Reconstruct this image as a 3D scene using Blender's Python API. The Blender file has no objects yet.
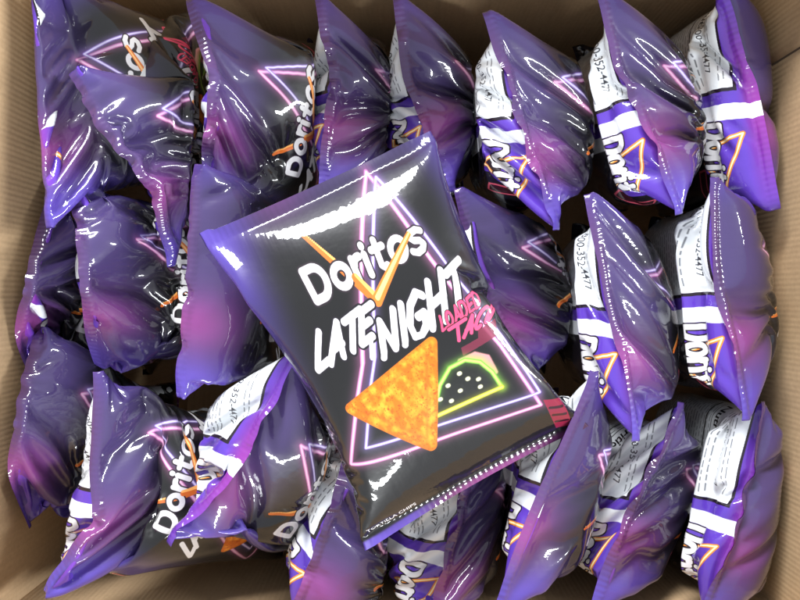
import bpy, math, random
import numpy as np
from mathutils import Vector

S = bpy.context.scene
CAMZ = 0.72          # camera height above the box floor
FPX = 693.0          # focal length in units of an 800-px-wide picture

# ---------------------------------------------------------------- camera
cam = bpy.data.objects.new('camera', bpy.data.cameras.new('camera'))
S.collection.objects.link(cam); S.camera = cam
cam.location = (0, 0, CAMZ); cam.rotation_euler = (0, 0, 0)
cam.data.sensor_fit = 'HORIZONTAL'
cam.data.angle_x = 2 * math.atan(400 / FPX)
cam.data.clip_start = .01; cam.data.clip_end = 50

# ---------------------------------------------------------------- light: even surround and unseen area lamps placed for highlights and wall brightness
W = bpy.data.worlds.new('World'); S.world = W; W.use_nodes = True
bg = W.node_tree.nodes['Background']
bg.inputs[0].default_value = (.92, .95, 1.0, 1); bg.inputs[1].default_value = .66

def lamp(loc, target, sx, sy, power, col):
    d = bpy.data.lights.new('side_lamp', 'AREA'); d.shape = 'RECTANGLE'; d.size = sx; d.size_y = sy
    d.energy = power; d.color = col
    o = bpy.data.objects.new('side_lamp', d); S.collection.objects.link(o); o.location = loc
    o.rotation_euler = (Vector(target) - Vector(loc)).to_track_quat('-Z', 'Y').to_euler()
    return o
lamp((-.9, 2.3, 1.75), (0, 0, .2), 1.4, .60, 150, (.97, .985, 1))
lamp((2.6, .4, 1.15), (0, 0, .2), .16, 1.6, 90, (.95, .98, 1))
lamp((.3, -2.5, 2.0), (0, 0, .2), 1.8, .16, 90, (.95, .98, 1))

S.view_settings.view_transform = 'Standard'; S.view_settings.look = 'None'
S.view_settings.exposure = 0.27; S.view_settings.gamma = 1
# ---- SIM BEGIN ----
import numpy as np
FPX = 693.0          # focal length in units of an 800-px-wide picture
CAMZ = 0.72          # camera height above the box floor
BW, BH = 0.170, 0.240  # flat width and height of one empty bag
NX, NY = 48, 68      # mesh cells across one face, rows down the bag
NC = 2 * NX
KB = .16              # how hard the film is to crease
SEAL = 3             # rows of the welded strip at each end

def ray(px, py, d):
    """the point of the place seen at photo position px, py, d metres below the camera"""
    return np.array([(px - 400) / FPX * d, -(py - 300) / FPX * d, CAMZ - d])

# ridge = the welded top edge as (x, y) marks from its far end to its near end;
# c = where the middle of the body lies, vol = how full, fold = which way the strip lies
BAGS = [
 dict(k='R1a', ro=-.03, ht=.8, pin=.3, hb=0.0, ridge=[(36,-14),(33,20),(30,55),(33,85),(34,115),(41,160),(52,232)], c=(150,100), vol=0.50, fold=-0.42),
 dict(k='R1b', ro=-.005, cy=1, ht=.78, pin=.3, dd=(0.47,0.472,0.52), hb=-.3, ridge=[(77,70),(105,122),(140,160),(162,195),(178,270)], c=(238,118), vol=0.43, fold=-0.16),
 dict(k='R1c', dd=(0.5,0.476,0.53), hb=0.4, ridge=[(188,-6),(204,32),(222,70),(218,100),(214,150),(212,190)], c=(285,95), vol=0.66, fold=-0.16),
 dict(k='R1d', hb=0.5, ridge=[(320,-10),(330,40),(344,80),(338,105),(331,145),(326,200)], c=(358,95), vol=0.59, fold=-0.16),
 dict(k='R1e', hb=0.2, ridge=[(400,-12),(407,40),(415,85),(430,115),(438,150),(461,192)], c=(438,90), vol=0.59, fold=-0.19),
 dict(k='R1f', ridge=[(487,8),(501,40),(517,85),(523,110),(531,140),(553,190),(565,232)], c=(510,110), vol=0.72, fold=-0.08),
 dict(k='R1g', ridge=[(600,-14),(613,30),(625,75),(640,95),(651,125),(666,160),(684,213)], c=(614,105), vol=0.72, fold=-0.07),
 dict(k='R1h', ridge=[(713,-12),(725,40),(738,72),(748,100),(755,130),(765,180),(770,212)], c=(716,100), vol=0.72, fold=0.13),
 dict(k='R2a', ro=-.03, ht=.8, pin=.3, dd=(0.53,0.482,0.55), hb=0.0, ridge=[(56,200),(42,255),(28,310),(17,355),(10,386)], c=(130,290), vol=0.41, fold=-0.42),
 dict(k='R2b', dd=(0.5,0.468,0.54), hb=0.0, ridge=[(80,186),(83,220),(88,260),(90,300),(97,345),(105,372)], c=(190,290), vol=0.62, fold=-0.13),
 dict(k='R2c', hb=0.0, ridge=[(202,165),(196,210),(195,260),(188,320),(182,405)], c=(295,285), vol=0.64, fold=-0.19),
 dict(k='R2e', ridge=[(462,186),(471,230),(488,285),(512,335),(545,388)], c=(512,290), vol=0.66, fold=-0.10),
 dict(k='R2f', ridge=[(590,188),(598,230),(608,280),(615,310),(624,340),(634,385),(643,444)], c=(598,310), vol=0.72, fold=-0.06),
 dict(k='R2g', ridge=[(720,178),(716,225),(713,262),(727,300),(737,340),(745,390),(750,421)], c=(687,305), vol=0.72, fold=-0.05),
 dict(k='R3a', ro=-.03, ht=.8, pin=.3, dd=(0.52,0.478,0.54), hb=0.0, ridge=[(48,328),(35,370),(21,430),(15,465),(14,530)], c=(130,440), vol=0.41, fold=-0.42),
 dict(k='R3b', hb=0.2, ridge=[(105,368),(105,400),(100,450),(98,490),(114,512),(82,550),(36,603)], c=(210,490), vol=0.59, fold=-0.13),
 dict(k='R3c', ridge=[(300,340),(277,380),(258,415),(240,448),(215,485),(160,540)], c=(268,470), vol=0.56, fold=0.10),
 dict(k='R3d', ridge=[(352,440),(346,490),(334,525),(320,560),(300,610),(293,660)], c=(330,545), vol=0.60, fold=-0.19),
 dict(k='R3e', ridge=[(478,440),(474,485),(463,530),(450,570),(436,620),(425,660)], c=(440,545), vol=0.60, fold=-0.13),
 dict(k='R3f', ridge=[(604,366),(592,400),(573,440),(552,480),(533,530),(508,590),(498,625)], c=(534,500), vol=0.64, fold=-0.07),
 dict(k='R3g', ridge=[(688,402),(675,440),(652,480),(634,515),(615,560),(598,610)], c=(618,505), vol=0.66, fold=-0.06),
 dict(k='R3h', ridge=[(765,402),(760,440),(749,480),(740,525),(722,560),(700,625)], c=(706,510), vol=0.67, fold=-0.02),
]
# the shoulders where each face turns down into the box: marks from the far to the near end
FRONT = {'R1a':[(62,30),(80,100),(98,172)], 'R1b':[(198,80),(203,130),(188,215)], 'R1c':[(308,52),(304,110),(275,155),(232,186)],
 'R1d':[(391,66),(390,100),(382,150)], 'R1e':[(465,62),(470,85),(466,140)], 'R1f':[(574,60),(587,115),(576,195)],
 'R1g':[(677,60),(690,95),(695,160)], 'R1h':[(757,32),(769,85),(773,170)], 'R2a':[(88,240),(78,300),(45,338)],
 'R2b':[(140,218),(180,275),(150,348)], 'R2c':[(250,205),(265,290),(238,372)], 'R2e':[(538,222),(565,285),(564,345)],
 'R2f':[(643,250),(667,310),(668,400)], 'R2g':[(750,226),(766,270),(763,355)], 'R3a':[(95,365),(88,440),(55,508)],
 'R3b':[(138,402),(155,455),(140,548)], 'R3c':[(328,430),(305,495),(222,538)], 'R3d':[(372,520),(382,570),(365,620)],
 'R3e':[(498,460),(493,535),(475,600)], 'R3f':[(605,425),(592,500),(558,570)], 'R3g':[(698,442),(688,505),(656,578)], 'R3h':[(780,438),(779,500),(760,578)]}
BACK = {'R1a':None, 'R1b':None, 'R2a':None, 'R2b':None, 'R2c':None, 'R3a':None,
 'R1c':[(206,60),(207,105),(206,150)], 'R1d':[(316,60),(314,105),(320,150)], 'R1e':[(397,60),(396,110),(404,150)],
 'R1f':[(479,68),(479,118),(494,172)], 'R1g':[(592,50),(581,78),(593,125),(618,186)], 'R1h':[(690,35),(677,60),(684,110),(702,172)],
 'R2f':[(571,240),(571,305),(584,380)], 'R2g':[(655,225),(668,285),(682,375)], 'R3b':[(94,420),(87,480),(64,556)],
 'R3c':[(235,385),(206,422),(172,505)], 'R3d':[(322,455),(300,505),(288,560)], 'R3e':[(430,485),(411,550),(402,600)],
 'R3f':[(560,425),(522,475),(500,545)], 'R3g':[(630,440),(601,492),(572,562)], 'R3h':[(702,432),(685,497),(669,565)]}

# where neighbours press on each other: bag, side it must stay on, two marks of the line
WALLS = {'R1a|':((235,50),(150,245)), '|R1a':((108,0),(116,230)), '|R2a':((84,200),(70,390)), '|R3a':((78,340),(72,520)), 'R1b|':((218,60),(212,230)), '|R1c':((245,60),(235,230)), 'R1c|R1d':((330,20),(318,220)),
 'R1d|R1e':((387,20),(384,220)), 'R1e|R1f':((463,30),(477,220)), 'R1f|R1g':((568,40),(588,220)),
 'R1g|R1h':((666,40),(684,200)), 'R2a|':((172,200),(168,375)), '|R2b':((120,200),(128,375)), 'R2b|R2c':((245,200),(240,380)),
 'R2c|':((290,200),(285,390)), '|R2e':((448,200),(458,390)), 'R2e|R2f':((558,220),(564,400)),
 'R2f|R2g':((654,230),(658,420)), 'R3a|':((165,370),(138,545)), '|R3b':((140,370),(118,545)), 'R3b|R3c':((240,380),(285,590)),
 'R3c|R3d':((345,430),(288,570)), 'R3d|R3e':((394,460),(378,620)), 'R3e|R3f':((504,430),(482,620)),
 'R3f|R3g':((594,400),(560,600)), 'R3g|R3h':((683,420),(654,600))}
BOXW = dict(l=-.268, ls=.065, r=.280, rs=-.02, t=.246, b=-.236)   # inner faces of the box

def polyline(P, n):
    P = np.asarray(P, float); s = np.r_[0, np.cumsum(np.linalg.norm(np.diff(P, axis=0), axis=1))]
    t = np.linspace(0, s[-1], n)
    Q = np.stack([np.interp(t, s, P[:, k]) for k in range(P.shape[1])], 1)
    return Q, s[-1]

def smooth_line(Q, it):
    for _ in range(it):
        Q[1:-1] = .25 * Q[:-2] + .5 * Q[1:-1] + .25 * Q[2:]
    return Q

def fill_field(B, seed):
    """chips press unevenly on the film: a smooth random factor over each bag"""
    r = np.random.RandomState(seed); G = r.rand(B, 9, 12)
    y = np.linspace(0, 7.99, NY); x = np.linspace(0, 12, NC, endpoint=False)
    yi, xi = y.astype(int), x.astype(int); fy, fx = (y - yi)[None, :, None], (x - xi)[None, None]
    fy, fx = fy*fy*(3-2*fy), fx*fx*(3-2*fx); x2 = (xi + 1) % 12
    a = G[:, yi][:, :, xi]*(1-fx) + G[:, yi][:, :, x2]*fx; b = G[:, yi+1][:, :, xi]*(1-fx) + G[:, yi+1][:, :, x2]*fx
    low = 1 if seed == 3 else np.clip(.45 + 1.1 * np.linspace(0, 1, NY), 0, 1.35)[None, :, None]   # chips settle to the foot
    return ((.6 + .8 * (a*(1-fy) + b*fy)) * low)[..., None].astype(np.float32)

def crease_field(B):
    """shoulders that stand out and valleys that are pressed in, drawn as lines over each bag"""
    r = np.random.RandomState(21); F = np.zeros((B, NY, NC), np.float32)
    U = np.arange(NC)[None, :] / NX; Vv = np.linspace(0, 1, NY)[:, None]
    def line(b, u0, v0, u1, v1, k, w=.016):
        du, dv = (u1-u0) * BW, (v1-v0) * BH; L2 = du*du + dv*dv
        for off in (-2, 0, 2):
            x, y = (U + off - u0) * BW, (Vv - v0) * BH
            t = np.clip((x*du + y*dv) / L2, 0, 1); d = np.hypot(x - t*du, y - t*dv) / (w * .24)
            F[b] += k * np.exp(-d*d) * (.35 + .65 * np.sin(np.pi * np.clip(t, .08, .92)))
    for b, g in enumerate(BAGS):
        sh = g.get('sh', .23) + r.uniform(-.02, .02)
        for k in g.get('kink', (r.uniform(.3, .7),)):
            line(b, k, .03, k + r.uniform(-.1, .1), sh - .03, -1.5)                       # valley from the top edge
        for _ in range(2):
            u = r.uniform(.15, .85); line(b, u, .02, u + r.uniform(-.25, .25), r.uniform(.15, .3), r.choice([-.8, .8]))
            u = r.uniform(1.1, 1.9); line(b, u, .02, u + r.uniform(-.2, .2), r.uniform(.12, .3), r.choice([-.7, .7]))
    return F[..., None]

def setup():
    B = len(BAGS); rng = np.random.RandomState(4)
    X = np.zeros((B, NY, NC, 3), np.float32); ridge = np.zeros((B, NX + 1, 3), np.float32)
    bot = np.zeros((B, NX + 1, 3), np.float32); planes = []
    for b, g in enumerate(BAGS):
        px, L = polyline(g['ridge'], NX + 1); px = smooth_line(px, 4)
        d = g.get('d') or (np.mean(g['dd']) if 'dd' in g else 0) or float(np.clip(BW * .985 * FPX / L, .475, .535)); g['d'] = d
        dv = np.full(NX + 1, d) if 'dd' not in g else np.interp(np.linspace(0, 1, NX + 1), (0, .5, 1), g['dd'])[::-1]
        px = px[::-1]                                    # front reads from the near end to the far end
        R = np.array([ray(x, y, e) for (x, y), e in zip(px, dv)])
        mid = R[NX // 2]
        ctr = ray(g['c'][0], g['c'][1], d + .085); w = g.get('cy', .4); ctr[1] = mid[1] * (1 - w) + ctr[1] * w
        dn = (ctr - mid) / np.linalg.norm(ctr - mid); low = mid + dn * (BH * g.get('ht', .70))
        ax = R[-1] - R[0]; ax[2] = 0; ax /= np.linalg.norm(ax)
        S = np.linspace(-.5, .5, NX + 1)[:, None] * BW * .97
        Lw = low + S * ax * 1.0
        ridge[b] = R; bot[b] = Lw
        nrm = np.cross(ax, dn); nrm /= np.linalg.norm(nrm)
        if nrm[0] < 0: nrm = -nrm
        g['n'] = nrm
        t = np.linspace(0, 1, NY)[:, None, None]
        F = R[None] * (1 - t) + Lw[None] * t
        th = (.004 + .012 * np.sin(np.pi * t) ) * np.sin(np.pi * np.linspace(0, 1, NX + 1))[None, :, None]
        fr = F + nrm * th; bk = F - nrm * th
        X[b, :, :NX + 1] = fr; X[b, :, NX + 1:] = bk[:, 1:-1][:, ::-1]
        X[b] += rng.normal(0, .0004, X[b].shape)
    for key, (p, q) in WALLS.items():
        a, c = key.split('|'); P, Q = ray(*p, .60)[:2], ray(*q, .60)[:2]
        n = np.array([-(Q - P)[1], (Q - P)[0]]); n /= np.linalg.norm(n)
        if n[0] < 0: n = -n
        for nm, sg in ((a, -1), (c, 1)):
            if nm: planes.append(([g['k'] for g in BAGS].index(nm), P, n * sg))
    return X, ridge, bot, planes

def shoulder_marks(ridge):
    """(bag, row, column, target) of every shoulder point"""
    out = []; keys = [g['k'] for g in BAGS]
    for side, tab in ((0, FRONT), (1, BACK)):
        for k, P in tab.items():
            b = keys.index(k); g = BAGS[b]
            if side and P is None: P = [(x + 7, y) for x, y in g['ridge']][1:-1]
            if P: P = [(x + (5 if side == 0 else -5), y) for x, y in P]
            n = NX - 2 * (NX // 6) + 1; Q, _ = polyline(P, n); us = np.linspace(NX - NX // 6, NX // 6, n) / NX
            for (x, y), u in zip(Q, us):
                i = int(round(u * NX)); T = ray(x, y, g['d'] + g.get('sd', .028))
                w = np.linalg.norm(T - ridge[b, i]) / BH + (SEAL - 1) / (NY - 1.)
                r = np.clip(w, .12, .34) * (NY - 1)
                out.append((b, r, i if side == 0 else (NC - i) % NC, *T))
    a = np.array(out); return a[:, 0].astype(int), a[:, 1], a[:, 2].astype(int), a[:, 3:].astype(np.float32)

def col(a, k): return np.roll(a, -k, axis=2)

def proj(A, Bv, L, k, both=True):
    D = Bv - A; n = np.sqrt((D * D).sum(-1, keepdims=True)) + 1e-9
    e = (n - L) / n * (.5 * k)
    if not both: e = np.where(n < L, e, e * 0)
    D *= e; A += D; Bv -= D

def sweep(X, dx, dy, ks, kb):
    # X: [B, NY, NC, 3]; columns are periodic
    for par in (0, 1):                                    # round the bag
        Y = X if par == 0 else np.roll(X, -1, 2)
        proj(Y[:, :, 0::2], Y[:, :, 1::2], dx, ks)
        if par: X[:] = np.roll(Y, 1, 2)
    for par in (0, 1):                                    # down the bag
        m = (NY - par) // 2 * 2
        proj(X[:, par:par + m:2], X[:, par + 1:par + m:2], dy, ks)
    dd = float(np.hypot(dx, dy))
    for sh in (1, -1):                                    # shear
        for par in (0, 1):
            m = (NY - par) // 2 * 2
            A = X[:, par:par + m:2]; C = np.roll(X, -sh, 2)[:, par + 1:par + m:2]
            C = C.copy(); proj(A, C, dd, ks * .8)
            X[:, par + 1:par + m:2] = np.roll(C, sh, 2)
    # bending: keep second neighbours apart
    for par in (0, 1):
        A = X[:, par::4]; n = min(A.shape[1], X[:, par + 2::4].shape[1])
        A = X[:, par::4][:, :n]; C = X[:, par + 2::4][:, :n]
        proj(A, C, 2 * dy, kb, False)
    for par in (0, 1, 2, 3):
        Y = np.roll(X, -par, 2); A = Y[:, :, 0::4]; C = Y[:, :, 2::4]
        n = np.minimum(A.shape[2], C.shape[2]); proj(A[:, :, :n], C[:, :, :n], 2 * dx, kb, False)
        X[:] = np.roll(Y, par, 2)

def normals(X):
    U = np.roll(X, -1, 2) - np.roll(X, 1, 2)
    V = np.empty_like(X); V[:, 1:-1] = X[:, 2:] - X[:, :-2]; V[:, 0] = X[:, 1] - X[:, 0]; V[:, -1] = X[:, -1] - X[:, -2]
    N = np.cross(V, U)
    return N

def volume(X):
    c = X.mean((1, 2), keepdims=True); Y = X - c
    return (Y * normals(X)).sum((1, 2, 3)) / 6 / 2 * 1.0

IDX_B = (NC - np.arange(NX + 1)) % NC     # back column lying behind front column i

def weld(X, rows):
    for r in rows:
        F = X[:, r, :NX + 1]; K = X[:, r][:, IDX_B]
        M = .5 * (F + K); X[:, r, :NX + 1] = M; X[:, r][:, IDX_B[1:-1]] = M[:, 1:-1]

def weld_rows(X):
    rows = list(range(SEAL)) + list(range(NY - SEAL, NY))
    F = X[:, rows][:, :, :NX + 1]; K = X[:, rows][:, :, IDX_B]; M = .5 * (F + K)
    for i, r in enumerate(rows):
        X[:, r, :NX + 1] = M[:, i]; X[:, r, IDX_B[1:-1]] = M[:, i, 1:-1]

def simulate(steps=520, verbose=False):
    X, ridge, bot, planes = setup(); B = len(BAGS); mb, mr, mc, mt = shoulder_marks(ridge)
    dx, dy = BW / NX, BH / (NY - 1)
    P = X.copy(); s0 = None
    Vmax = .30 * BW * BW * BH * 1.0
    vt = np.array([g['vol'] for g in BAGS]) * Vmax
    FP = fill_field(B, 7); CF = crease_field(B)
    PIN = np.array([g.get('pin', 0) for g in BAGS], np.float32)[:, None, None]
    sgn = None
    w_r = np.float32(.25)
    wd = np.ones(NX + 1, np.float32) * .12; wd[:4] = .3; wd[-4:] = .3
    for it in range(steps):
        late = it > steps * .75
        V = (X - P) * (.97 if not late else .9); P = X.copy()
        N = normals(X); N /= np.sqrt((N * N).sum(-1, keepdims=True)) + 1e-9
        vol = volume(X)
        if sgn is None: sgn = np.sign(vol); 
        vol = np.abs(vol)
        p = 1.6e-4 * np.clip((vt - vol) / vt * 6, -.6, 1) * min(1, it / 60)
        F = N * (p * sgn)[:, None, None, None] * FP + N * (CF * sgn[:, None, None, None] * (1.8e-4 * min(1, it / 80)))
        F[:, :SEAL] = 0; F[:, -SEAL:] = 0
        X += np.clip(V, -.002, .002) + F
        # the strip lies over to one side
        for b, g in enumerate(BAGS):
            X[b, 0] += g['n'] * (g['fold'] * 9e-4)
        for _ in range(2):
            sweep(X, dx, dy, .95, KB)
            weld_rows(X)
        # the top edge keeps its mark, the foot stays below
        T = X[:, SEAL - 1, :NX + 1]; dlt = (ridge - T) * np.maximum(wd[None, :, None], PIN)
        X[:, SEAL - 1, :NX + 1] += dlt; X[:, SEAL - 1, IDX_B[1:-1]] += dlt[:, 1:-1]
        M = (bot.mean(1) - X[:, -2].mean(1))[:, None, None]
        X[:, -6:] += M * .05
        D2 = (bot - X[:, -2, :NX + 1]) * .02
        X[:, -2, :NX + 1] += D2
        mf = np.floor(mr).astype(int); fr = (mr - mf)[:, None]; D3 = (mt - X[mb, mf, mc] * (1 - fr) - X[mb, mf + 1, mc] * fr) * (.38 * min(1, it / 120))
        for q in (-2, -1, 0, 1, 2):
            rr = np.floor(mr).astype(int) + q; wq = np.maximum(0, 1 - np.abs(rr - mr) / 2)[:, None].astype(np.float32)
            X[mb, rr, mc] += D3 * wq
        # neighbours, box
        for b, Pp, n in planes:
            q = X[b]; s = (q[..., :2] - Pp.astype(np.float32)) @ n.astype(np.float32)
            wz = np.clip((CAMZ - q[..., 2] - (BAGS[b]['d'] + BAGS[b].get('ro', .015))) / .03, 0, 1)
            s = np.minimum(s, 0) * .3 * wz
            q[..., :2] -= s[..., None] * n.astype(np.float32)
        X[..., 2] = np.maximum(X[..., 2], .004)
        X[..., 0] = np.minimum(np.maximum(X[..., 0], BOXW['l'] + BOXW['ls'] * (X[..., 1] - BOXW['t']) + .003), BOXW['r'] + BOXW['rs'] * (X[..., 1] - BOXW['t']) - .003)
        X[..., 1] = np.clip(X[..., 1], BOXW['b'] + .003, BOXW['t'] - .003)
        for b, g in enumerate(BAGS):
            r = int(g['k'][1]); lim = {1: (212, None), 2: (412, 205), 3: (None, 392)}[r]
            q = X[b]; wz = np.clip((CAMZ - q[..., 2] - .58) / .04, 0, 1) * .2
            if lim[0]:
                y = -(lim[0] - 300) / FPX * .6; q[..., 1] += np.maximum(y - q[..., 1], 0) * wz
            if lim[1]:
                y = -(lim[1] - 300) / FPX * .6; q[..., 1] -= np.maximum(q[..., 1] - y, 0) * wz
        if verbose and it % 100 == 0: print(it, (vol / Vmax).round(2))
    return X
# ---- SIM END ----
# ---- the bag lying on top ----
TOPC = dict(TL=(194,228,.462), TR=(431,130,.466), BR=(592,427,.478), BL=(364,553,.462))
def simulate_top(steps=520):
    c = {k: ray(*v) for k, v in TOPC.items()}
    u = np.linspace(0, 1, NX + 1)[None, :, None]; v = np.linspace(0, 1, NY)[:, None, None]
    F = (c['TL']*(1-u)+c['TR']*u)*(1-v) + (c['BL']*(1-u)+c['BR']*u)*v
    th = .010 * np.sin(np.pi * v) * np.sin(np.pi * u)
    up = np.array([0, 0, 1.])
    fr = F + up * th; bk = F - up * th
    X = np.zeros((1, NY, NC, 3), np.float32)
    rng = np.random.RandomState(11)
    X[0, :, :NX+1] = fr; X[0, :, NX+1:] = bk[:, 1:-1][:, ::-1]
    X += rng.normal(0, .0004, X.shape)
    dx, dy = BW / NX, BH / (NY - 1)
    P = X.copy(); sgn = None; Vmax = .30*BW*BW*BH; vt = .60 * Vmax; FP = fill_field(1, 3)
    base = CAMZ - .498
    # the welded ends lie a little slack
    top = F[0].copy(); bt = F[-1].copy(); uu = u[0]
    top[:, 2:] += .004 * np.sin(np.pi * uu * 2); bt[:, 2:] += -.006 * np.sin(np.pi * uu)
    marks = [(int(.20*NY), 0, ray(258,302,.440), .22), (int(.45*NY), NX, ray(508,300,.452), .06), (int(.80*NY), NX, ray(549,392,.455), .06)]
    for it in range(steps):
        late = it > steps * .75
        V = (X - P) * (.97 if not late else .9); P = X.copy()
        N = normals(X); N /= np.sqrt((N*N).sum(-1, keepdims=True)) + 1e-9
        vol = volume(X)
        if sgn is None: sgn = np.sign(vol)
        vol = np.abs(vol)
        p = 1.6e-4 * np.clip((vt - vol) / vt * 6, -.6, 1) * min(1, it / 60)
        Fc = N * (p * sgn)[:, None, None, None] * FP; Fc[:, :SEAL] = 0; Fc[:, -SEAL:] = 0
        X += np.clip(V, -.002, .002) + Fc
        X[:, -1, :, 2] -= 1e-4; X[:, 0, :, 2] += 2.5e-4; X[:, 0, :, 1] -= 1e-4
        for _ in range(2):
            sweep(X, dx, dy, .95, KB); weld_rows(X)
        for row, T in ((0, top), (NY - 1, bt)):
            w = np.ones((NX+1, 1)) * .03; w[:3] = .3; w[-3:] = .3
            d = (T - X[0, row, :NX+1]) * w
            X[0, row, :NX+1] += d; X[0, row, IDX_B[1:-1]] += d[1:-1]
        for r, cidx, T, w in marks:
            for rr in (-1, 0, 1):
                D = (T - X[0, r+rr, cidx]) * w; D[2] *= .3; X[0, r+rr, cidx] += D
        low = base - X[..., 2]; X[..., 2] += np.maximum(low, 0) * .3
    return X[0]
# where each mark of the front print lies, as shares of the flat bag
PRINT = dict(
 outer=[(0.697,0.182),(0.468,0.387),(0.260,0.575),(0.104,0.732),(0.869,0.843),(0.830,0.626),(0.749,0.391)],
 inner=[(0.720,0.203),(0.507,0.396),(0.321,0.567),(0.198,0.702),(0.887,0.805),(0.862,0.624),(0.791,0.393)],
 logo=[(0.305,0.368),(0.755,0.374),(0.305,0.311),(0.781,0.317)],
 V=[(0.368,0.251),(0.388,0.256),(0.506,0.407),(0.695,0.342),(0.720,0.342),(0.490,0.425),(0.478,0.414)],
 late=[(0.176,0.476),(0.427,0.469),(0.236,0.417),(0.481,0.415)],
 night=[(0.420,0.510),(0.779,0.497),(0.463,0.449),(0.846,0.415)],
 drip=[(0.413,0.470),(0.384,0.498)],
 loaded=[(0.659,0.518),(0.841,0.506),(0.668,0.497),(0.852,0.486)],
 taco=[(0.681,0.561),(0.843,0.555),(0.687,0.519),(0.962,0.520)],
 sub=[(0.685,0.602),(0.839,0.599),(0.873,0.560),(0.780,0.561),(0.766,0.579),(0.692,0.580)],
 chip=[(0.623,0.522),(0.206,0.583),(0.419,0.804)],
 tacon=[(0.514,0.680),(0.557,0.643),(0.620,0.614),(0.684,0.614),(0.730,0.638),(0.754,0.679),(0.762,0.732)],
 tacob=[(0.762,0.732),(0.492,0.717)],
 tpink=[(0.666,0.610),(0.728,0.612),(0.766,0.636),(0.767,0.684)],
 dots=[(0.640,0.640),(0.659,0.664),(0.694,0.679),(0.687,0.701),(0.613,0.684),(0.581,0.655),(0.531,0.679),(0.565,0.698)],
 red=[(0.885,0.832),(0.963,0.865),(0.951,0.976),(0.888,0.957)],
 chips=[(-0.006,0.987),(0.181,0.974)])
# ---------------------------------------------------------------- the print on the film, drawn here
AW, AH = 680, 960       # 4 dots per millimetre of film
def tri_mask(T, h, w, ss=2):
    M = np.zeros((h * ss, w * ss), np.float32)
    for t in np.asarray(T, float) * ss:
        x0, y0 = np.floor(t.min(0)).astype(int); x1, y1 = np.ceil(t.max(0)).astype(int)
        x0, y0 = max(x0, 0), max(y0, 0); x1, y1 = min(x1, w * ss), min(y1, h * ss)
        if x1 <= x0 or y1 <= y0: continue
        gx, gy = np.meshgrid(np.arange(x0, x1) + .5, np.arange(y0, y1) + .5)
        def e(a, b): return (b[0]-a[0])*(gy-a[1]) - (b[1]-a[1])*(gx-a[0])
        a, b, c = e(t[0], t[1]), e(t[1], t[2]), e(t[2], t[0])
        M[y0:y1, x0:x1] = np.maximum(M[y0:y1, x0:x1], ((a >= 0) & (b >= 0) & (c >= 0)) | ((a <= 0) & (b <= 0) & (c <= 0)))
    return M.reshape(h, ss, w, ss).mean((1, 3))

_glyphs = {}
def text_tris(s, bold=0.0):
    if (s, bold) in _glyphs: return _glyphs[s, bold]
    cu = bpy.data.curves.new('lettering', 'FONT'); cu.body = s; cu.size = 1; cu.offset = bold; cu.resolution_u = 3
    o = bpy.data.objects.new('lettering', cu); S.collection.objects.link(o)
    bpy.context.view_layer.update()
    me = o.to_mesh(); me.calc_loop_triangles()
    co = np.array([v.co[:2] for v in me.vertices]); tr = np.array([t.vertices[:] for t in me.loop_triangles])
    T = co[tr]; o.to_mesh_clear(); bpy.data.objects.remove(o); bpy.data.curves.remove(cu)
    _glyphs[s, bold] = T
    return T

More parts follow.
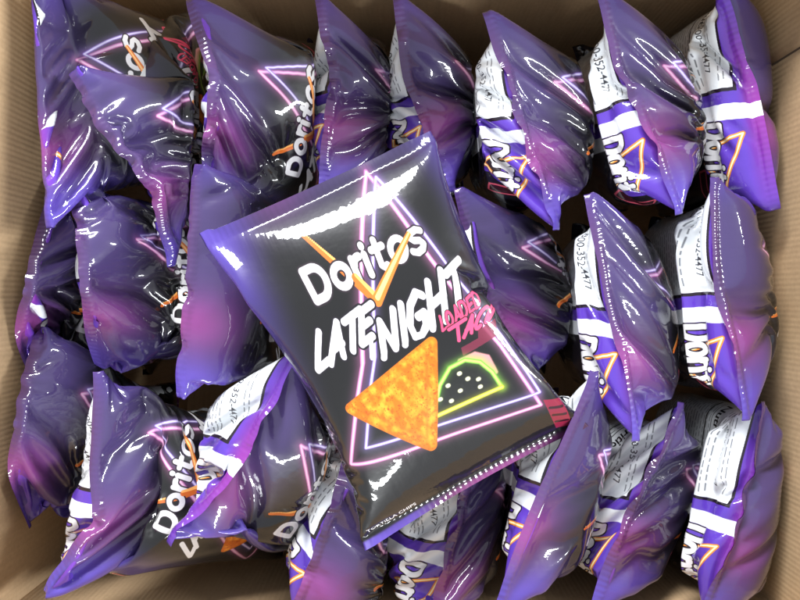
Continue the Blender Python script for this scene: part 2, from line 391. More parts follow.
class Art:
    def __init__(self, bg): self.a = bg.astype(np.float32); self.h, self.w = bg.shape[:2]; self.gy, self.gx = np.mgrid[0:self.h, 0:self.w].astype(np.float32) + .5
    def blend(self, m, col, sl=None):
        v = self.a if sl is None else self.a[sl]
        v += (np.asarray(col, np.float32) / 255 - v) * np.clip(m, 0, 1)[..., None]
    def dist(self, P, close=False, pad=40):
        P = np.asarray(P, float) * (self.w, self.h)
        if close: P = np.vstack([P, P[:1]])
        x0, y0 = np.maximum(np.floor(P.min(0) - pad), 0).astype(int); x1, y1 = np.minimum(np.ceil(P.max(0) + pad), (self.w, self.h)).astype(int)
        sl = (slice(y0, y1), slice(x0, x1)); gx, gy = self.gx[sl], self.gy[sl]; D = np.full(gx.shape, 1e9, np.float32)
        if D.size == 0: return D, sl
        for (ax, ay), (bx, by) in zip(P[:-1], P[1:]):
            dx, dy = bx-ax, by-ay; L = dx*dx + dy*dy + 1e-9
            t = np.clip(((gx-ax)*dx + (gy-ay)*dy) / L, 0, 1); D = np.minimum(D, np.hypot(gx-ax-t*dx, gy-ay-t*dy))
        return D, sl
    def stroke(self, P, r, col, close=False, soft=.8, alpha=1):
        D, sl = self.dist(P, close, r + 3); self.blend(np.clip((r - D) / soft + .5, 0, 1) * alpha, col, sl)
    def glow(self, P, r, col, k=.6, close=False):
        D, sl = self.dist(P, close, r * 3); self.blend(np.exp(-(D / r) ** 2) * k, col, sl)
    def neon(self, P, col, core, r=5, close=False, g=14):
        self.glow(P, g, col, .42, close); self.stroke(P, r, col, close, 2.); self.stroke(P, r * .5, core, close, 2.)
    def poly(self, P, col, alpha=1, soft=None):
        P = np.asarray(P, float) * (self.w, self.h); x0, y0 = np.maximum(np.floor(P.min(0)), 0).astype(int); x1, y1 = np.minimum(np.ceil(P.max(0)), (self.w, self.h)).astype(int)
        sl = (slice(y0, y1), slice(x0, x1)); acc = 0
        for ox in (-.25, .25):
            for oy in (-.25, .25):
                gx, gy = self.gx[sl] + ox, self.gy[sl] + oy; ins = np.zeros(gx.shape, bool)
                for (ax, ay), (bx, by) in zip(P, np.roll(P, -1, 0)):
                    c = ((ay > gy) != (by > gy)); ins ^= c & (gx < (bx-ax) * (gy-ay) / (by-ay + 1e-12) + ax)
                acc = acc + ins * .25
        self.blend(acc * alpha, col, sl); return acc, sl
    def text(self, s, p, h, col, bold=0, q=None, alpha=1, w=None):
        """text from p along +x, or towards q; h = size and w = width as shares of the art height / width"""
        T = text_tris(s, bold).copy(); W_ = T[..., 0].max(); hh = h * self.h; ww = (w * self.w / W_) if w else hh
        p = np.array(p) * (self.w, self.h); d = np.array([1., 0]) if q is None else np.array(q) * (self.w, self.h) - p
        if q is not None and not w: ww = np.linalg.norm(d) / W_
        d = d / np.linalg.norm(d); n = np.array([-d[1], d[0]])
        Q = p + T[..., :1] * ww * d - T[..., 1:] * hh * n
        x0, y0 = np.maximum(np.floor(Q.min((0, 1))), 0).astype(int); x1, y1 = np.minimum(np.ceil(Q.max((0, 1))) + 1, (self.w, self.h)).astype(int)
        if x1 <= x0 or y1 <= y0: return
        m = tri_mask(Q - (x0, y0), y1 - y0, x1 - x0, 3); self.blend(m * alpha, col, (slice(y0, y1), slice(x0, x1)))

def arc(cx, cy, rx, ry, a0, a1, n=14):
    t = np.radians(np.linspace(a0, a1, n)); return [(cx + rx*math.cos(a), cy + ry*math.sin(a)) for a in t]

# the crunchy word of the logo, as thick strokes in a unit-high box (y up)
LOGO = [ (0.00, [[(0,0),(0,1),(.30,1)] + arc(.30,.5,.34,.5,90,-90)[1:] + [(0,0)]]),
         (0.92, [arc(.27,.36,.27,.34,0,360,22)]),
         (1.72, [[(0,0),(0,.70)], [(0,.45)] + arc(.24,.45,.20,.24,170,80,6)]),
         (2.20, [[(0,0),(0,.66)], [(0,.93),(0,.96)]]),
         (2.52, [[(.14,.95),(.14,.12),(.24,.02),(.34,.04)], [(-.04,.68),(.36,.68)]]),
         (3.12, [arc(.27,.36,.27,.34,0,360,22)]),
         (3.88, [[(.46,.62),(.30,.70),(.08,.66),(.03,.52),(.14,.40),(.36,.33),(.46,.20),(.38,.05),(.18,.0),(.0,.09)]]) ]
LOGOW = 4.40
def logo(A, bl, br, tl, tr, r, col, edge=None):
    """the word set into the four corners bl, br, tl, tr (shares of the art)"""
    bl, br, tl, tr = map(np.array, (bl, br, tl, tr))
    def m(x, y):
        s = x / LOGOW; return tuple((bl*(1-s) + br*s)*(1-y) + (tl*(1-s) + tr*s)*y)
    for pas in ((edge, 1.45), (col, 1.0)):
        if pas[0] is None: continue
        for x0, strokes in LOGO:
            for P in strokes: A.stroke([m(x0 + x, y) for x, y in P], r * pas[1] * (1 - .22 * x0 / LOGOW), pas[0], soft=1.2)

BRUSH = {'L': [[(.22,1),(.05,.04),(.60,.12)]], 'A': [[(.0,0),(.36,1),(.58,0)], [(.14,.33),(.55,.38)]], 'T': [[(-.02,.90),(.72,1.0)], [(.36,.95),(.30,0)]],
 'E': [[(.55,.98),(.10,.92),(.04,.03),(.52,.08)], [(.07,.50),(.45,.55)]], 'N': [[(.04,-.02),(.10,.98),(.50,.05),(.62,1.02)]],
 'I': [[(.12,1),(.06,0)]], 'G': [[(.62,.84),(.40,1.0),(.14,.82),(.03,.40),(.16,.05),(.42,.0),(.60,.16),(.61,.46),(.36,.46)]],
 'H': [[(.08,1.02),(.03,-.02)], [(.60,1.05),(.54,-.02)], [(.05,.50),(.58,.55)]], 'O': [arc(.3,.5,.27,.47,0,360,18)],
 'D': [[(.05,0),(.05,1),(.3,1)] + arc(.28,.5,.30,.5,90,-90,10) + [(.05,0)]], 'C': [arc(.33,.5,.30,.48,55,305,14)]}
BRW = {'L': .66, 'A': .70, 'T': .66, 'E': .68, 'N': .80, 'I': .30, 'G': .80, 'H': .78, 'O': .78, 'D': .78, 'C': .74}
def brush(A, word, bl, br, tl, tr, r, col, edge=None):
    W_ = sum(BRW[c] for c in word) - .1; bl, br, tl, tr = map(np.array, (bl, br, tl, tr))
    def m(x, y):
        s = x / W_; return tuple((bl*(1-s) + br*s)*(1-y) + (tl*(1-s) + tr*s)*y)
    for cc, rr in ((edge, r * 1.5), (col, r)):
        if cc is None: continue
        x = 0
        for c in word:
            for P in BRUSH[c]: A.stroke([m(x + a, b) for a, b in P], rr, cc, soft=1.2)
            x += BRW[c]

def fbm(h, w, cells, seed, octs=4):
    r = np.random.RandomState(seed); out = np.zeros((h, w), np.float32); amp = 1
    for o in range(octs):
        n = cells * 2 ** o; g = r.rand(n + 2, n + 2).astype(np.float32)
        y = np.linspace(0, n, h, endpoint=False); x = np.linspace(0, n, w, endpoint=False)
        yi, xi = y.astype(int), x.astype(int); fy, fx = (y - yi)[:, None], (x - xi)[None]
        fy, fx = fy*fy*(3-2*fy), fx*fx*(3-2*fx)
        out += amp * ((g[yi][:, xi]*(1-fx) + g[yi][:, xi+1]*fx)*(1-fy) + (g[yi+1][:, xi]*(1-fx) + g[yi+1][:, xi+1]*fx)*fy); amp *= .5
    return out / out.max()

def mixc(a, b, t): return a + (b - a) * np.clip(t, 0, 1)[..., None]
C8 = lambda *c: np.array(c, np.float32) / 255
sm = lambda a, b, x: (lambda t: t*t*(3-2*t))(np.clip((x - a) / (b - a), 0, 1))

def front_art():
    v, u = np.mgrid[0:AH, 0:AW].astype(np.float32); u /= AW; v /= AH
    black, violet, mag, dull = C8(19,19,20), C8(80,62,150), C8(134,56,122), C8(66,54,98)
    a = np.broadcast_to(black, (AH, AW, 3)).copy()
    edge = np.minimum(u, 1 - u)
    a = mixc(a, dull, (1 - sm(.10, .30, v)) * .95)
    a = mixc(a, violet, (1 - sm(.08, .33, np.hypot(u * 1.15, v * .45))) * 1.0)
    a = mixc(a, violet * .8, (1 - sm(.0, .16, 1 - u)) * (1 - sm(.25, .6, v)) * .7)
    a = mixc(a, mag, np.exp(-((u - .33) / .125) ** 2) * (1 - sm(.04, .26, v)) * .78)
    a = mixc(a, mag * .8, np.exp(-((u - .75) / .3) ** 2) * (1 - sm(.0, .05, v)) * .3)
    a = mixc(a, mag, sm(.968, .99, v) * np.exp(-((u - .6) / .4) ** 2) * .9)
    a = mixc(a, violet * 1.15, sm(.972, .982, v) * (1 - sm(.2, .4, u)) * .8)
    A = Art(a); K = PRINT
    pink, core = (186,108,158), (222,178,204); lil, lcore = (134,112,182), (206,198,228)
    A.neon(K['outer'] + K['outer'][:1], pink, core, 5.4, g=18)
    A.neon(K['inner'] + K['inner'][:1], lil, lcore, 4.4, g=16)
    V, L = K['V'], K['logo']; tip = (V[2][0] - .004, V[2][1] + .008)
    def arm(p, q, r0, r1, col):
        for t in np.linspace(0, 1, 40): A.stroke([(p[0]+(q[0]-p[0])*t, p[1]+(q[1]-p[1])*t), (p[0]+(q[0]-p[0])*t+.001, p[1]+(q[1]-p[1])*t)], r0 + (r1 - r0) * t, col)
    arm(V[0], tip, 4, 11, (206,104,40)); arm((V[0][0]+.01, V[0][1]), (tip[0]+.006, tip[1]-.006), 1.5, 5, (244,172,92))   # the slash under the word
    logo(A, *L, 8.3, (214,212,213), (36,28,34))
    mid = (.5 * (V[0][0] + tip[0]) + .035, .5 * (V[0][1] + tip[1]) + .030)
    arm(mid, tip, 8, 11, (206,104,40)); arm((mid[0]+.006, mid[1]-.004), (tip[0]+.006, tip[1]-.006), 3, 5, (244,172,92))
    arm(tip, (V[4][0], V[4][1]-.006), 11, 5, (214,112,44)); arm((tip[0]+.006, tip[1]-.004), (V[4][0]+.004, V[4][1]-.008), 5, 2, (248,190,120))
    brush(A, 'LATE', *K['late'], 7.2, (214,212,213), (24,21,27))
    brush(A, 'NIGHT', *K['night'], 7.8, (214,212,213), (24,21,27))
    A.stroke(K['drip'], 4.5, (225,220,240))
    lo = K['loaded']; brush(A, 'LOADED', (lo[0][0], lo[0][1]+.002), (lo[1][0], lo[1][1]+.002), (lo[2][0], lo[2][1]-.008), (lo[3][0], lo[3][1]-.008), 3.0, (222,70,108), (24,20,24))
    brush(A, 'TACO', *K['taco'], 4.6, (226,72,112), (24,20,24))
    A.poly(K['sub'], (112,36,58), .85)
    tac = K['tacon']                                  # the neon taco
    A.poly(K['tpink'] + [K['tacon'][3]], (206,128,138)); A.stroke(K['tpink'], 6, (206,128,138), soft=4); A.glow(tac, 16, (140,220,70), .35)
    A.poly(tac + K['tacob'], (20,22,20))
    A.neon(tac, (108,166,58), (186,206,104), 6); A.neon(K['tacob'], (176,174,40), (214,208,100), 6)
    for p in K['dots']: A.stroke([p, (p[0]+.004, p[1])], 5.5, (216,214,176), soft=3)
    # the chip
    tri = np.array(K['chip']); ctr = tri.mean(0); shr = ctr + (tri - ctr) * .91
    D, sl = A.dist(shr, True, 30); ins, sl2 = Art(np.zeros((AH, AW, 3))).poly(shr, (0,0,0))
    m = np.zeros((AH, AW), np.float32); m[sl] = np.clip((15 - D) / 1.5 + .5, 0, 1); m[sl2] = np.maximum(m[sl2], ins)
    n1, n2 = fbm(AH, AW, 42, 5, 3), fbm(AH, AW, 90, 9, 2)
    chip = mixc(np.broadcast_to(C8(206,102,16), (AH, AW, 3)), C8(236,154,44), (n1 - .40) * 2.6)
    chip = mixc(chip, C8(178,72,12), (n2 - .66) * 3.); rim = np.zeros((AH, AW), np.float32); rim[sl] = np.clip(1 - np.abs(D - 13) / 9, 0, 1); chip = mixc(chip, C8(186,92,20), rim * .6)
    rs = np.random.RandomState(5); sp = np.zeros((AH, AW), np.float32)
    for y, x in zip(rs.randint(0, AH - 3, 5200), rs.randint(0, AW - 3, 5200)): sp[y:y+rs.randint(2, 4), x:x+rs.randint(2, 4)] = rs.uniform(.2, .7)
    chip = mixc(chip, C8(150,48,10), sp); A.a[:] = mixc(A.a, chip, m)
    A.text('TORTILLA CHIPS', (.035,.958), .021, (220,215,215), .01, w=.22)
    R = K['red']; A.poly(R, (150,30,60), .8)
    for t in (.25, .5, .75):
        p, q = [np.array(R[i]) * (1-t) + np.array(R[j]) * t for i, j in ((0, 3), (1, 2))]; A.stroke([p * .85 + q * .15, p * .15 + q * .85], 4, (46,12,24))
    return A.a

def back_art():
    v, u = np.mgrid[0:AH, 0:AW].astype(np.float32); u /= AW; v /= AH
    violet, mag = C8(84,54,162), C8(130,46,136)
    a = np.broadcast_to(violet, (AH, AW, 3)).copy()
    a = mixc(a, mag, (1 - sm(.015, .075, v)) * (np.exp(-((u - .55) / .35) ** 2)) * .9)
    a = mixc(a, violet * .62, sm(.93, 1., u) * .5)
    A = Art(a)
    A.poly([(.58,.29),(1,.25),(1,1),(0,1),(0,.86),(.58,.86)], (20,17,24))
    A.poly([(0,.05),(.487,.066),(.487,.90),(0,.90)], (26,16,30))
    A.poly([(.0,.055),(.472,.075),(.472,.88),(.0,.88)], (222,226,229))
    A.poly([(.535,.0),(.60,.0),(.605,.9),(.54,.9)], (226,229,234))
    g = (70,72,78)
    A.text('1-800-352-4477', (.10,.155), .030, (52,52,58), .004, w=.30)
    rr = random.Random(8)
    def words(y, x0, x1, th, col, al):
        x = x0
        while x < x1 - .01:
            w = rr.uniform(.012, .045); w = min(w, x1 - x); A.stroke([(x, y), (x + w, y)], th, col, alpha=al, soft=1.5); x += w + .016
    for y in (.098,.112,.185,.198,.211,.224): words(y, .06, .45, 1.6, g, .7)
    A.text('Nutrition Facts', (.035,.292), .052, (22,22,26), .018, w=.41)
    A.stroke([(.03,.312),(.45,.312)], 1.6, (20,20,20)); A.stroke([(.03,.352),(.45,.352)], 3.5, (20,20,20))
    for k in range(26): words(.325 + .0195 * k, .035, .44, 1.7, g, .75)
    # emblem and word on the purple half
    A.poly([(.655,.06),(.745,.265),(.905,.15),(.745,.205)], (30,20,26))
    A.stroke([(.66,.065),(.745,.26),(.895,.15),(.66,.065)], 6, (214,126,40)); A.stroke([(.66,.065),(.745,.26),(.895,.15),(.66,.065)], 2.4, (240,220,170))
    logo(A, (.62,.212), (.985,.212), (.62,.130), (.985,.146), 8.6, (216,214,216), (24,14,24))
    A.poly([(.80,.310),(.985,.300),(.985,.350),(.80,.360)], (206,84,104)); A.poly([(.81,.317),(.975,.308),(.975,.342),(.81,.352)], (52,14,26))
    return A.a

def make_image(name, a):
    h, w = a.shape[:2]; im = bpy.data.images.new(name, w, h)
    buf = np.ones((h, w, 4), np.float32); buf[..., :3] = np.clip(a[::-1], 0, 1)
    im.pixels.foreach_set(buf.ravel()); im.update(); im.pack(); return im
def get_sims(): return simulate(520), simulate_top(520)
# ---------------------------------------------------------------- materials
def nt(name):
    m = bpy.data.materials.new(name); m.use_nodes = True; t = m.node_tree
    return m, t, t.nodes['Principled BSDF'], lambda k, **kw: _nd(t, k, kw)
def _nd(t, k, kw):
    n = t.nodes.new(k)
    for a, b in kw.items(): setattr(n, a, b)
    return n
def film(name, img):
    m, t, p, N = nt(name)
    tex = N('ShaderNodeTexImage'); tex.image = img; tex.extension = 'EXTEND'
    uv = N('ShaderNodeUVMap'); uv.uv_map = 'UVMap'
    t.links.new(uv.outputs[0], tex.inputs[0]); t.links.new(tex.outputs[0], p.inputs['Base Color'])
    p.inputs['Metallic'].default_value = .0; p.inputs['Roughness'].default_value = .36
    p.inputs['Specular IOR Level'].default_value = .15
    p.inputs['Coat Weight'].default_value = 1.0; p.inputs['Coat Roughness'].default_value = .04; p.inputs['Coat IOR'].default_value = 1.5
    nz = N('ShaderNodeTexNoise'); nz.inputs['Scale'].default_value = 55; nz.inputs['Detail'].default_value = 3
    tc = N('ShaderNodeTexCoord'); t.links.new(tc.outputs['Object'], nz.inputs['Vector'])
    b1 = N('ShaderNodeBump'); b1.inputs['Strength'].default_value = .10; b1.inputs['Distance'].default_value = .004
    t.links.new(nz.outputs[0], b1.inputs['Height'])
    # crimped welds: fine ribs across the strip
    wv = N('ShaderNodeTexWave', wave_type='BANDS', bands_direction='X'); wv.inputs['Scale'].default_value = 13; wv.inputs['Distortion'].default_value = 1.5
    t.links.new(uv.outputs[0], wv.inputs['Vector'])
    at = N('ShaderNodeAttribute', attribute_name='weld')
    mu = N('ShaderNodeMath', operation='MULTIPLY'); t.links.new(wv.outputs['Fac'], mu.inputs[0]); t.links.new(at.outputs['Fac'], mu.inputs[1])
    b2 = N('ShaderNodeBump'); b2.inputs['Strength'].default_value = .22; b2.inputs['Distance'].default_value = .0008
    t.links.new(mu.outputs[0], b2.inputs['Height']); t.links.new(b1.outputs[0], b2.inputs['Normal'])
    # puckers running away from the welds
    mp = N('ShaderNodeMapping'); mp.inputs['Scale'].default_value = (26, 3.2, 1); t.links.new(uv.outputs[0], mp.inputs[0])
    n3 = N('ShaderNodeTexNoise', noise_dimensions='2D'); n3.inputs['Scale'].default_value = 1; n3.inputs['Detail'].default_value = 2; t.links.new(mp.outputs[0], n3.inputs['Vector'])
    ap = N('ShaderNodeAttribute', attribute_name='pucker'); m3 = N('ShaderNodeMath', operation='MULTIPLY')
    t.links.new(n3.outputs[0], m3.inputs[0]); t.links.new(ap.outputs['Fac'], m3.inputs[1])
    b3 = N('ShaderNodeBump'); b3.inputs['Strength'].default_value = .12; b3.inputs['Distance'].default_value = .003
    t.links.new(m3.outputs[0], b3.inputs['Height']); t.links.new(b2.outputs[0], b3.inputs['Normal']); b2 = b3
    t.links.new(b2.outputs[0], p.inputs['Normal']); t.links.new(b2.outputs[0], p.inputs['Coat Normal'])
    return m
def cardboard():
    m, t, p, N = nt('brown_cardboard')
    tc = N('ShaderNodeTexCoord')
    mp = N('ShaderNodeMapping'); mp.inputs['Scale'].default_value = (6, 6, 6); t.links.new(tc.outputs['Object'], mp.inputs[0])
    n1 = N('ShaderNodeTexNoise'); n1.inputs['Scale'].default_value = 1.2; n1.inputs['Detail'].default_value = 5; t.links.new(mp.outputs[0], n1.inputs['Vector'])
    n2 = N('ShaderNodeTexNoise'); n2.inputs['Scale'].default_value = 320; n2.inputs['Detail'].default_value = 2; t.links.new(tc.outputs['Object'], n2.inputs['Vector'])
    mx = N('ShaderNodeMath', operation='MULTIPLY_ADD'); mx.inputs[1].default_value = .6; t.links.new(n2.outputs[0], mx.inputs[0]); t.links.new(n1.outputs[0], mx.inputs[2])
    rp = N('ShaderNodeValToRGB'); e = rp.color_ramp.elements; e[0].position = .35; e[0].color = (.35, .236, .130, 1); e[1].position = 1.0; e[1].color = (.48, .330, .192, 1)
    t.links.new(mx.outputs[0], rp.inputs[0]); u0 = N('ShaderNodeUVMap'); sp = N('ShaderNodeMapping'); sp.inputs['Scale'].default_value = (14, .6, 1); t.links.new(u0.outputs[0], sp.inputs[0])
    n4 = N('ShaderNodeTexNoise'); n4.inputs['Scale'].default_value = 1; n4.inputs['Detail'].default_value = 4; t.links.new(sp.outputs[0], n4.inputs['Vector'])
    sr = N('ShaderNodeMapRange'); sr.inputs[1].default_value = .3; sr.inputs[2].default_value = .7; sr.inputs[3].default_value = .94; sr.inputs[4].default_value = 1.05; t.links.new(n4.outputs[0], sr.inputs[0])
    mm = N('ShaderNodeMix', data_type='RGBA', blend_type='MULTIPLY'); mm.inputs[0].default_value = 1; t.links.new(rp.outputs[0], mm.inputs[6]); t.links.new(sr.outputs[0], mm.inputs[7])
    t.links.new(mm.outputs[2], p.inputs['Base Color'])
    p.inputs['Roughness'].default_value = .85; p.inputs['Specular IOR Level'].default_value = .2
    # corrugation showing faintly through the liner (flutes run up the wall)
    u = N('ShaderNodeUVMap'); wv = N('ShaderNodeTexWave', wave_type='BANDS', bands_direction='X'); wv.inputs['Scale'].default_value = 4; wv.inputs['Distortion'].default_value = .3
    t.links.new(u.outputs[0], wv.inputs['Vector'])
    ad = N('ShaderNodeMath', operation='MULTIPLY_ADD'); ad.inputs[1].default_value = 2.5; t.links.new(wv.outputs['Fac'], ad.inputs[0]); t.links.new(n2.outputs[0], ad.inputs[2])
    b = N('ShaderNodeBump'); b.inputs['Strength'].default_value = .10; b.inputs['Distance'].default_value = .0005; t.links.new(ad.outputs[0], b.inputs['Height']); t.links.new(b.outputs[0], p.inputs['Normal'])
    return m
M_FRONT = film('front_print_film', make_image('front_print', front_art()))
M_BACK = film('back_print_film', make_image('back_print', back_art()))
M_CARD = cardboard()

# ---------------------------------------------------------------- objects
def link(o): S.collection.objects.link(o); return o
def thing(name, label, cat, loc, group=None):
    o = link(bpy.data.objects.new(name, None)); o.location = loc; o.empty_display_size = .02
    o['label'] = label; o['category'] = cat
    if group: o['group'] = group
    return o
def mesh_part(name, co, faces, parent, mat, origin, uv=None, nor=None, weld=None, label=None):
    me = bpy.data.meshes.new(name); faces = np.asarray(faces); n = len(faces)
    used, inv = np.unique(faces, return_inverse=True); faces = inv.reshape(faces.shape)
    co = co[used] - origin
    me.vertices.add(len(co)); me.vertices.foreach_set('co', co.astype(np.float32).ravel())
    me.loops.add(n * 4); me.loops.foreach_set('vertex_index', faces.astype(np.int32).ravel())
    me.polygons.add(n); me.polygons.foreach_set('loop_start', np.arange(0, n * 4, 4, dtype=np.int32))
    me.polygons.foreach_set('use_smooth', np.ones(n, bool))
    me.update(calc_edges=True)
    if uv is not None:
        l = me.uv_layers.new(name='UVMap'); l.data.foreach_set('uv', uv.astype(np.float32).reshape(-1))
    if weld is not None:
        for an, av in (('weld', weld[0]), ('pucker', weld[1])):
            at = me.attributes.new(an, 'FLOAT', 'POINT'); at.data.foreach_set('value', av[used].astype(np.float32))
    if nor is not None: me.normals_split_custom_set_from_vertices(nor[used].astype(np.float32).tolist())
    me.materials.append(mat)
    o = link(bpy.data.objects.new(name, me)); o.parent = parent
    if label: o['label'] = label
    return o

def finer(X):
    """twice the grid, by cubic interpolation round the bag and down it"""
    r = lambda k: np.roll(X, k, 1)
    mid = (-r(1) + 9 * X + 9 * r(-1) - r(-2)) / 16
    Y = np.stack([X, mid], 2).reshape(X.shape[0], -1, 3)
    E = np.concatenate([2 * Y[:1] - Y[1:2], Y, 2 * Y[-1:] - Y[-2:-1]])
    m = (-E[:-3] + 9 * E[1:-2] + 9 * E[2:-1] - E[3:]) / 16
    Z = np.empty((2 * Y.shape[0] - 1,) + Y.shape[1:]); Z[0::2] = Y; Z[1::2] = m
    return Z
def relax(X, k):
    for _ in range(k):
        Y = X.copy(); Y[1:-1] = .5 * X[1:-1] + .125 * (X[2:] + X[:-2] + np.roll(X, 1, 1)[1:-1] + np.roll(X, -1, 1)[1:-1]); X = Y
    return X
def build_bag(X, label, group, shift=0.0, own_bottom=False, seed=0):
    X = X.astype(float); Z = finer(X); ny, nc = Z.shape[:2]; nx = nc // 2; sr = 2 * (SEAL - 1)
    def nrm(Z):
        n = normals(Z[None])[0]; return n / (np.linalg.norm(n, axis=-1, keepdims=True) + 1e-12)
    n = nrm(Z)
    if (n * (Z - Z.mean((0, 1)))).sum() < 0: n = -n
    # the two layers of each weld lie 0.3 mm apart
    ib = (nc - np.arange(nx + 1)) % nc
    for rows in (range(0, sr + 1), range(ny - sr - 1, ny)):
        for q in rows:
            a, b = Z[q, :nx + 1], Z[q, ib]; c = .5 * (a + b)
            d = n[q, :nx + 1] - n[q, ib]; d /= np.linalg.norm(d, axis=-1, keepdims=True) + 1e-9
            w = np.minimum(1, np.minimum(np.arange(nx + 1), nx - np.arange(nx + 1)) / 2.)[:, None]
            Z[q, :nx + 1] = c + d * .00018 * w; Z[q, ib[1:-1]] = (c - d * .00018 * w)[1:-1]
    n = nrm(Z)
    if (n * (Z - Z.mean((0, 1)))).sum() < 0: n = -n
    co = Z.reshape(-1, 3); nn = n.reshape(-1, 3)
    weld = np.zeros((ny, nc)); weld[:sr + 1] = 1; weld[-sr - 1:] = 1; vv = np.linspace(0, 1, ny)[:, None]
    weld = (weld.ravel(), (np.exp(-vv * 7) + np.exp(-(1 - vv) * 7) + np.zeros((1, nc))).ravel())
    r, c = np.mgrid[0:ny - 1, 0:nc]; c2 = (c + 1) % nc
    F = np.stack([r * nc + c, (r + 1) * nc + c, (r + 1) * nc + c2, r * nc + c2], -1).reshape(-1, 4)
    cc = np.stack([c, c, c + 1, c + 1], -1).reshape(-1, 4); rr = np.stack([r, r + 1, r + 1, r], -1).reshape(-1, 4)
    front = (c.ravel() < nx); v = rr / (ny - 1.)
    v = v + shift * np.clip(1 - v / .5, 0, 1)
    u = np.where(front[:, None], cc / nx, (cc - nx) / nx)
    UV = np.stack([u, 1 - v], -1)
    row = r.ravel()
    top = row < sr; bot = row >= ny - 1 - sr if own_bottom else np.zeros_like(top)
    base = np.array([*Z.mean((0, 1))[:2], Z[..., 2].min()])
    root = thing('chip_bag', label, 'chip bag', base, group)
    uc, vc = u.mean(1), v.mean(1)
    lab = ~front & ~top & (uc < .475) & (vc > .066) & (vc < .885)
    def part(name, m, mat, par, lb=None):
        return mesh_part(name, co, F[m], par, mat, base, UV[m], nn, weld, lb)
    part('front_panel', front & ~top & ~bot, M_FRONT, root)
    bk = part('back_panel', ~front & ~top & ~bot & ~lab, M_BACK, root)
    part('nutrition_label', lab, M_BACK, bk)
    for nm, m in (('top_seal', top), ('bottom_seal', bot)):
        if m.any():
            o = part(nm, m, M_FRONT, root); o.data.materials.append(M_BACK)
            o.data.polygons.foreach_set('material_index', (~front[m]).astype(np.int32))
    return root

def box_panel(name, parent, pts, up, thick_dir, nseg=24, bow=0.0, seed=0, label=None):
    """one wall of the box: a 4 mm board between two foot marks, bowed a little"""
    p, q = np.array(pts[0], float), np.array(pts[1], float); L = np.linalg.norm(q - p); nz = 10
    nrmv = np.array(thick_dir, float)
    G = np.zeros((nz + 1, nseg + 1, 3))
    for i in range(nz + 1):
        for j in range(nseg + 1):
            s, h = j / nseg, i / nz
            G[i, j] = p + (q - p) * s + np.array([0, 0, 1]) * up * h + nrmv * bow * math.sin(math.pi * s) * (.4 + .6 * h)
    I = G.reshape(-1, 3); O = (G + nrmv * .004).reshape(-1, 3); nv = len(I); w = nseg + 1
    fs, uv = [], []
    for i in range(nz):
        for j in range(nseg):
            a = i * w + j; quad = (a, a + 1, a + 1 + w, a + w)
            fs.append(quad); uv += [((j + dj) / nseg * L * 20, (i + di) / nz * up * 20) for di, dj in ((0, 0), (0, 1), (1, 1), (1, 0))]
            fs.append(tuple(nv + k for k in quad[::-1])); uv += [((j + dj) / nseg * L * 20, (i + di) / nz * up * 20) for di, dj in ((1, 0), (1, 1), (0, 1), (0, 0))]
    rim = [(nz * w + j, nz * w + j + 1) for j in range(nseg)] + [(j + 1, j) for j in range(nseg)] + [(i * w, (i + 1) * w) for i in range(nz)] + [((i + 1) * w + nseg, i * w + nseg) for i in range(nz)]
    for a, b in rim: fs.append((a, b, nv + b, nv + a)); uv += [(0, 0)] * 4
    o = mesh_part(name, np.vstack([I, O]), fs, parent, M_CARD, np.zeros(3), np.array(uv), None, None, label)
    o.data.polygons.foreach_set('use_smooth', np.zeros(len(fs), bool))
    return o

def build_box():
    b = thing('cardboard_box', 'open brown cardboard box holding all the purple chip bags', 'box', (0, 0, 0))
    l, r, t, bo = (BOXW[k] for k in 'lrtb'); l2 = l + BOXW['ls'] * (bo - t); r2 = r + BOXW['rs'] * (bo - t)
    Z0, H = -.24, .525
    box_panel('wall_panel', b, [(l2, bo, Z0), (l, t, Z0)], H, (-1, 0, 0), bow=.004)
    box_panel('wall_panel', b, [(l, t, Z0), (r, t, Z0)], H, (0, 1, 0), bow=.006)
    box_panel('wall_panel', b, [(r, t, Z0), (r2, bo, Z0)], H, (1, 0, 0), bow=.004)
    box_panel('wall_panel', b, [(r2, bo, Z0), (l2, bo, Z0)], H, (0, -1, 0), bow=.004)
    G = [(l2 - .02, bo - .02, Z0 - .001), (r2 + .02, bo - .02, Z0 - .001), (r + .02, t + .02, Z0 - .001), (l - .02, t + .02, Z0 - .001), (l2 - .02, bo - .02, Z0 - .005), (r2 + .02, bo - .02, Z0 - .005), (r + .02, t + .02, Z0 - .005), (l - .02, t + .02, Z0 - .005)]
    fs = [(0, 1, 2, 3), (7, 6, 5, 4), (0, 4, 5, 1), (1, 5, 6, 2), (2, 6, 7, 3), (3, 7, 4, 0)]
    o = mesh_part('bottom_panel', np.array(G), fs, b, M_CARD, np.zeros(3), np.array([(x * 12, y * 9) for _ in fs for x, y in ((0, 0), (1, 0), (1, 1), (0, 1))]))
    o.data.polygons.foreach_set('use_smooth', np.zeros(6, bool))
build_box()
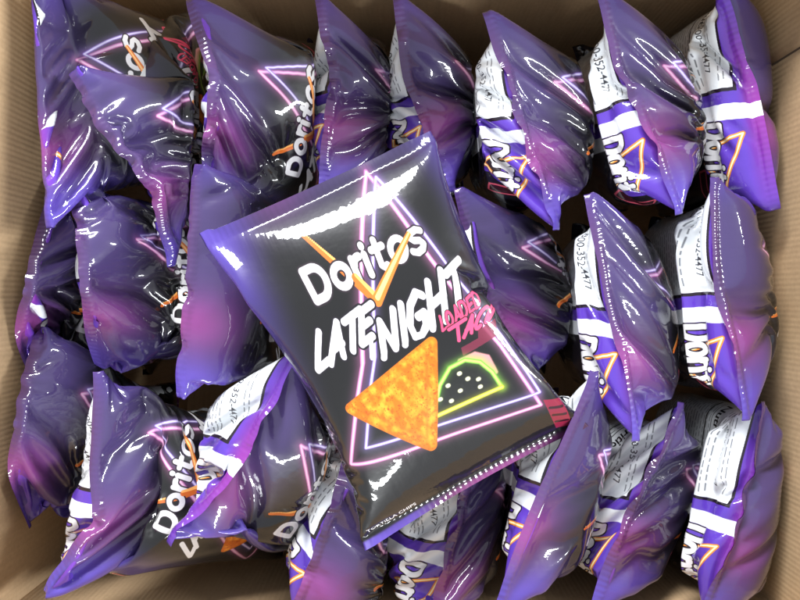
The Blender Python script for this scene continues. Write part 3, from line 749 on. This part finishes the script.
def score_line():
    """the dark slit scored into the right wall near the top corner"""
    box = bpy.data.objects['cardboard_box']; y, z0, z1 = .178, .190, .284
    m = bpy.data.materials.new('score_line_brown'); m.use_nodes = True
    m.node_tree.nodes['Principled BSDF'].inputs['Base Color'].default_value = (.06, .033, .016, 1)
    m.node_tree.nodes['Principled BSDF'].inputs['Roughness'].default_value = .9
    x = BOXW['r'] + BOXW['rs'] * (y - BOXW['t']); w = .0011
    V = np.array([(x + dx, y + dy * w, z) for z in (z0, z1) for dx, dy in ((-.0006, 0), (.006, 1), (.006, -1))])
    F = [(0, 1, 4, 3), (1, 2, 5, 4), (2, 0, 3, 5)]
    mesh_part('score_line', V, F, box, m, np.zeros(3), np.zeros((12, 2)))
score_line()

LABEL = {
 'R1a': 'chip bag wedged in the top left corner of the box, pink along its left edge',
 'R1b': 'tilted chip bag, second from left in the top row, pointing down and right',
 'R1c': 'broad dark chip bag, third from left in the top row, lettering down its right side',
 'R1d': 'chip bag fourth from left in the top row, directly above the flat bag',
 'R1e': 'chip bag fifth from left in the top row, behind the flat bag',
 'R1f': 'chip bag third from the right in the top row, its lower tip violet',
 'R1g': 'chip bag second from the right in the top row, white label on its left',
 'R1h': 'chip bag at the right end of the top row, leaning on the right box wall',
 'R2a': 'dark chip bag squeezed against the left box wall in the middle row',
 'R2b': 'shiny chip bag with black front, second from left in the middle row',
 'R2c': 'glossy violet chip bag in the middle row, under the left tip of the flat bag',
 'R2e': 'chip bag in the middle row, tucked under the right edge of the flat bag',
 'R2f': 'chip bag second from the right in the middle row, long face fading to pink',
 'R2g': 'chip bag at the right end of the middle row, beside the right box wall',
 'R3a': 'narrow chip bag at the left end of the bottom row, against the wall',
 'R3b': 'chip bag in the bottom row with a long violet tip reaching the bottom left corner',
 'R3c': 'slanting chip bag third from left in the bottom row, left of the flat bag',
 'R3d': 'chip bag in the bottom row under the bottom left corner of the flat bag',
 'R3e': 'chip bag in the bottom row, below the lower edge of the flat bag',
 'R3f': 'chip bag third from the right in the bottom row, just right of the flat bag',
 'R3g': 'chip bag second from the right in the bottom row, white label at its upper left',
 'R3h': 'chip bag at the right end of the bottom row, in the bottom right corner'}
XS, XT = get_sims()
for g, X in zip(BAGS, XS): build_bag(X, LABEL[g['k']], 'chip bags packed upright in the box')
build_bag(XT, 'black and purple chip bag lying flat on top of all the others', None, shift=.165, own_bottom=True)
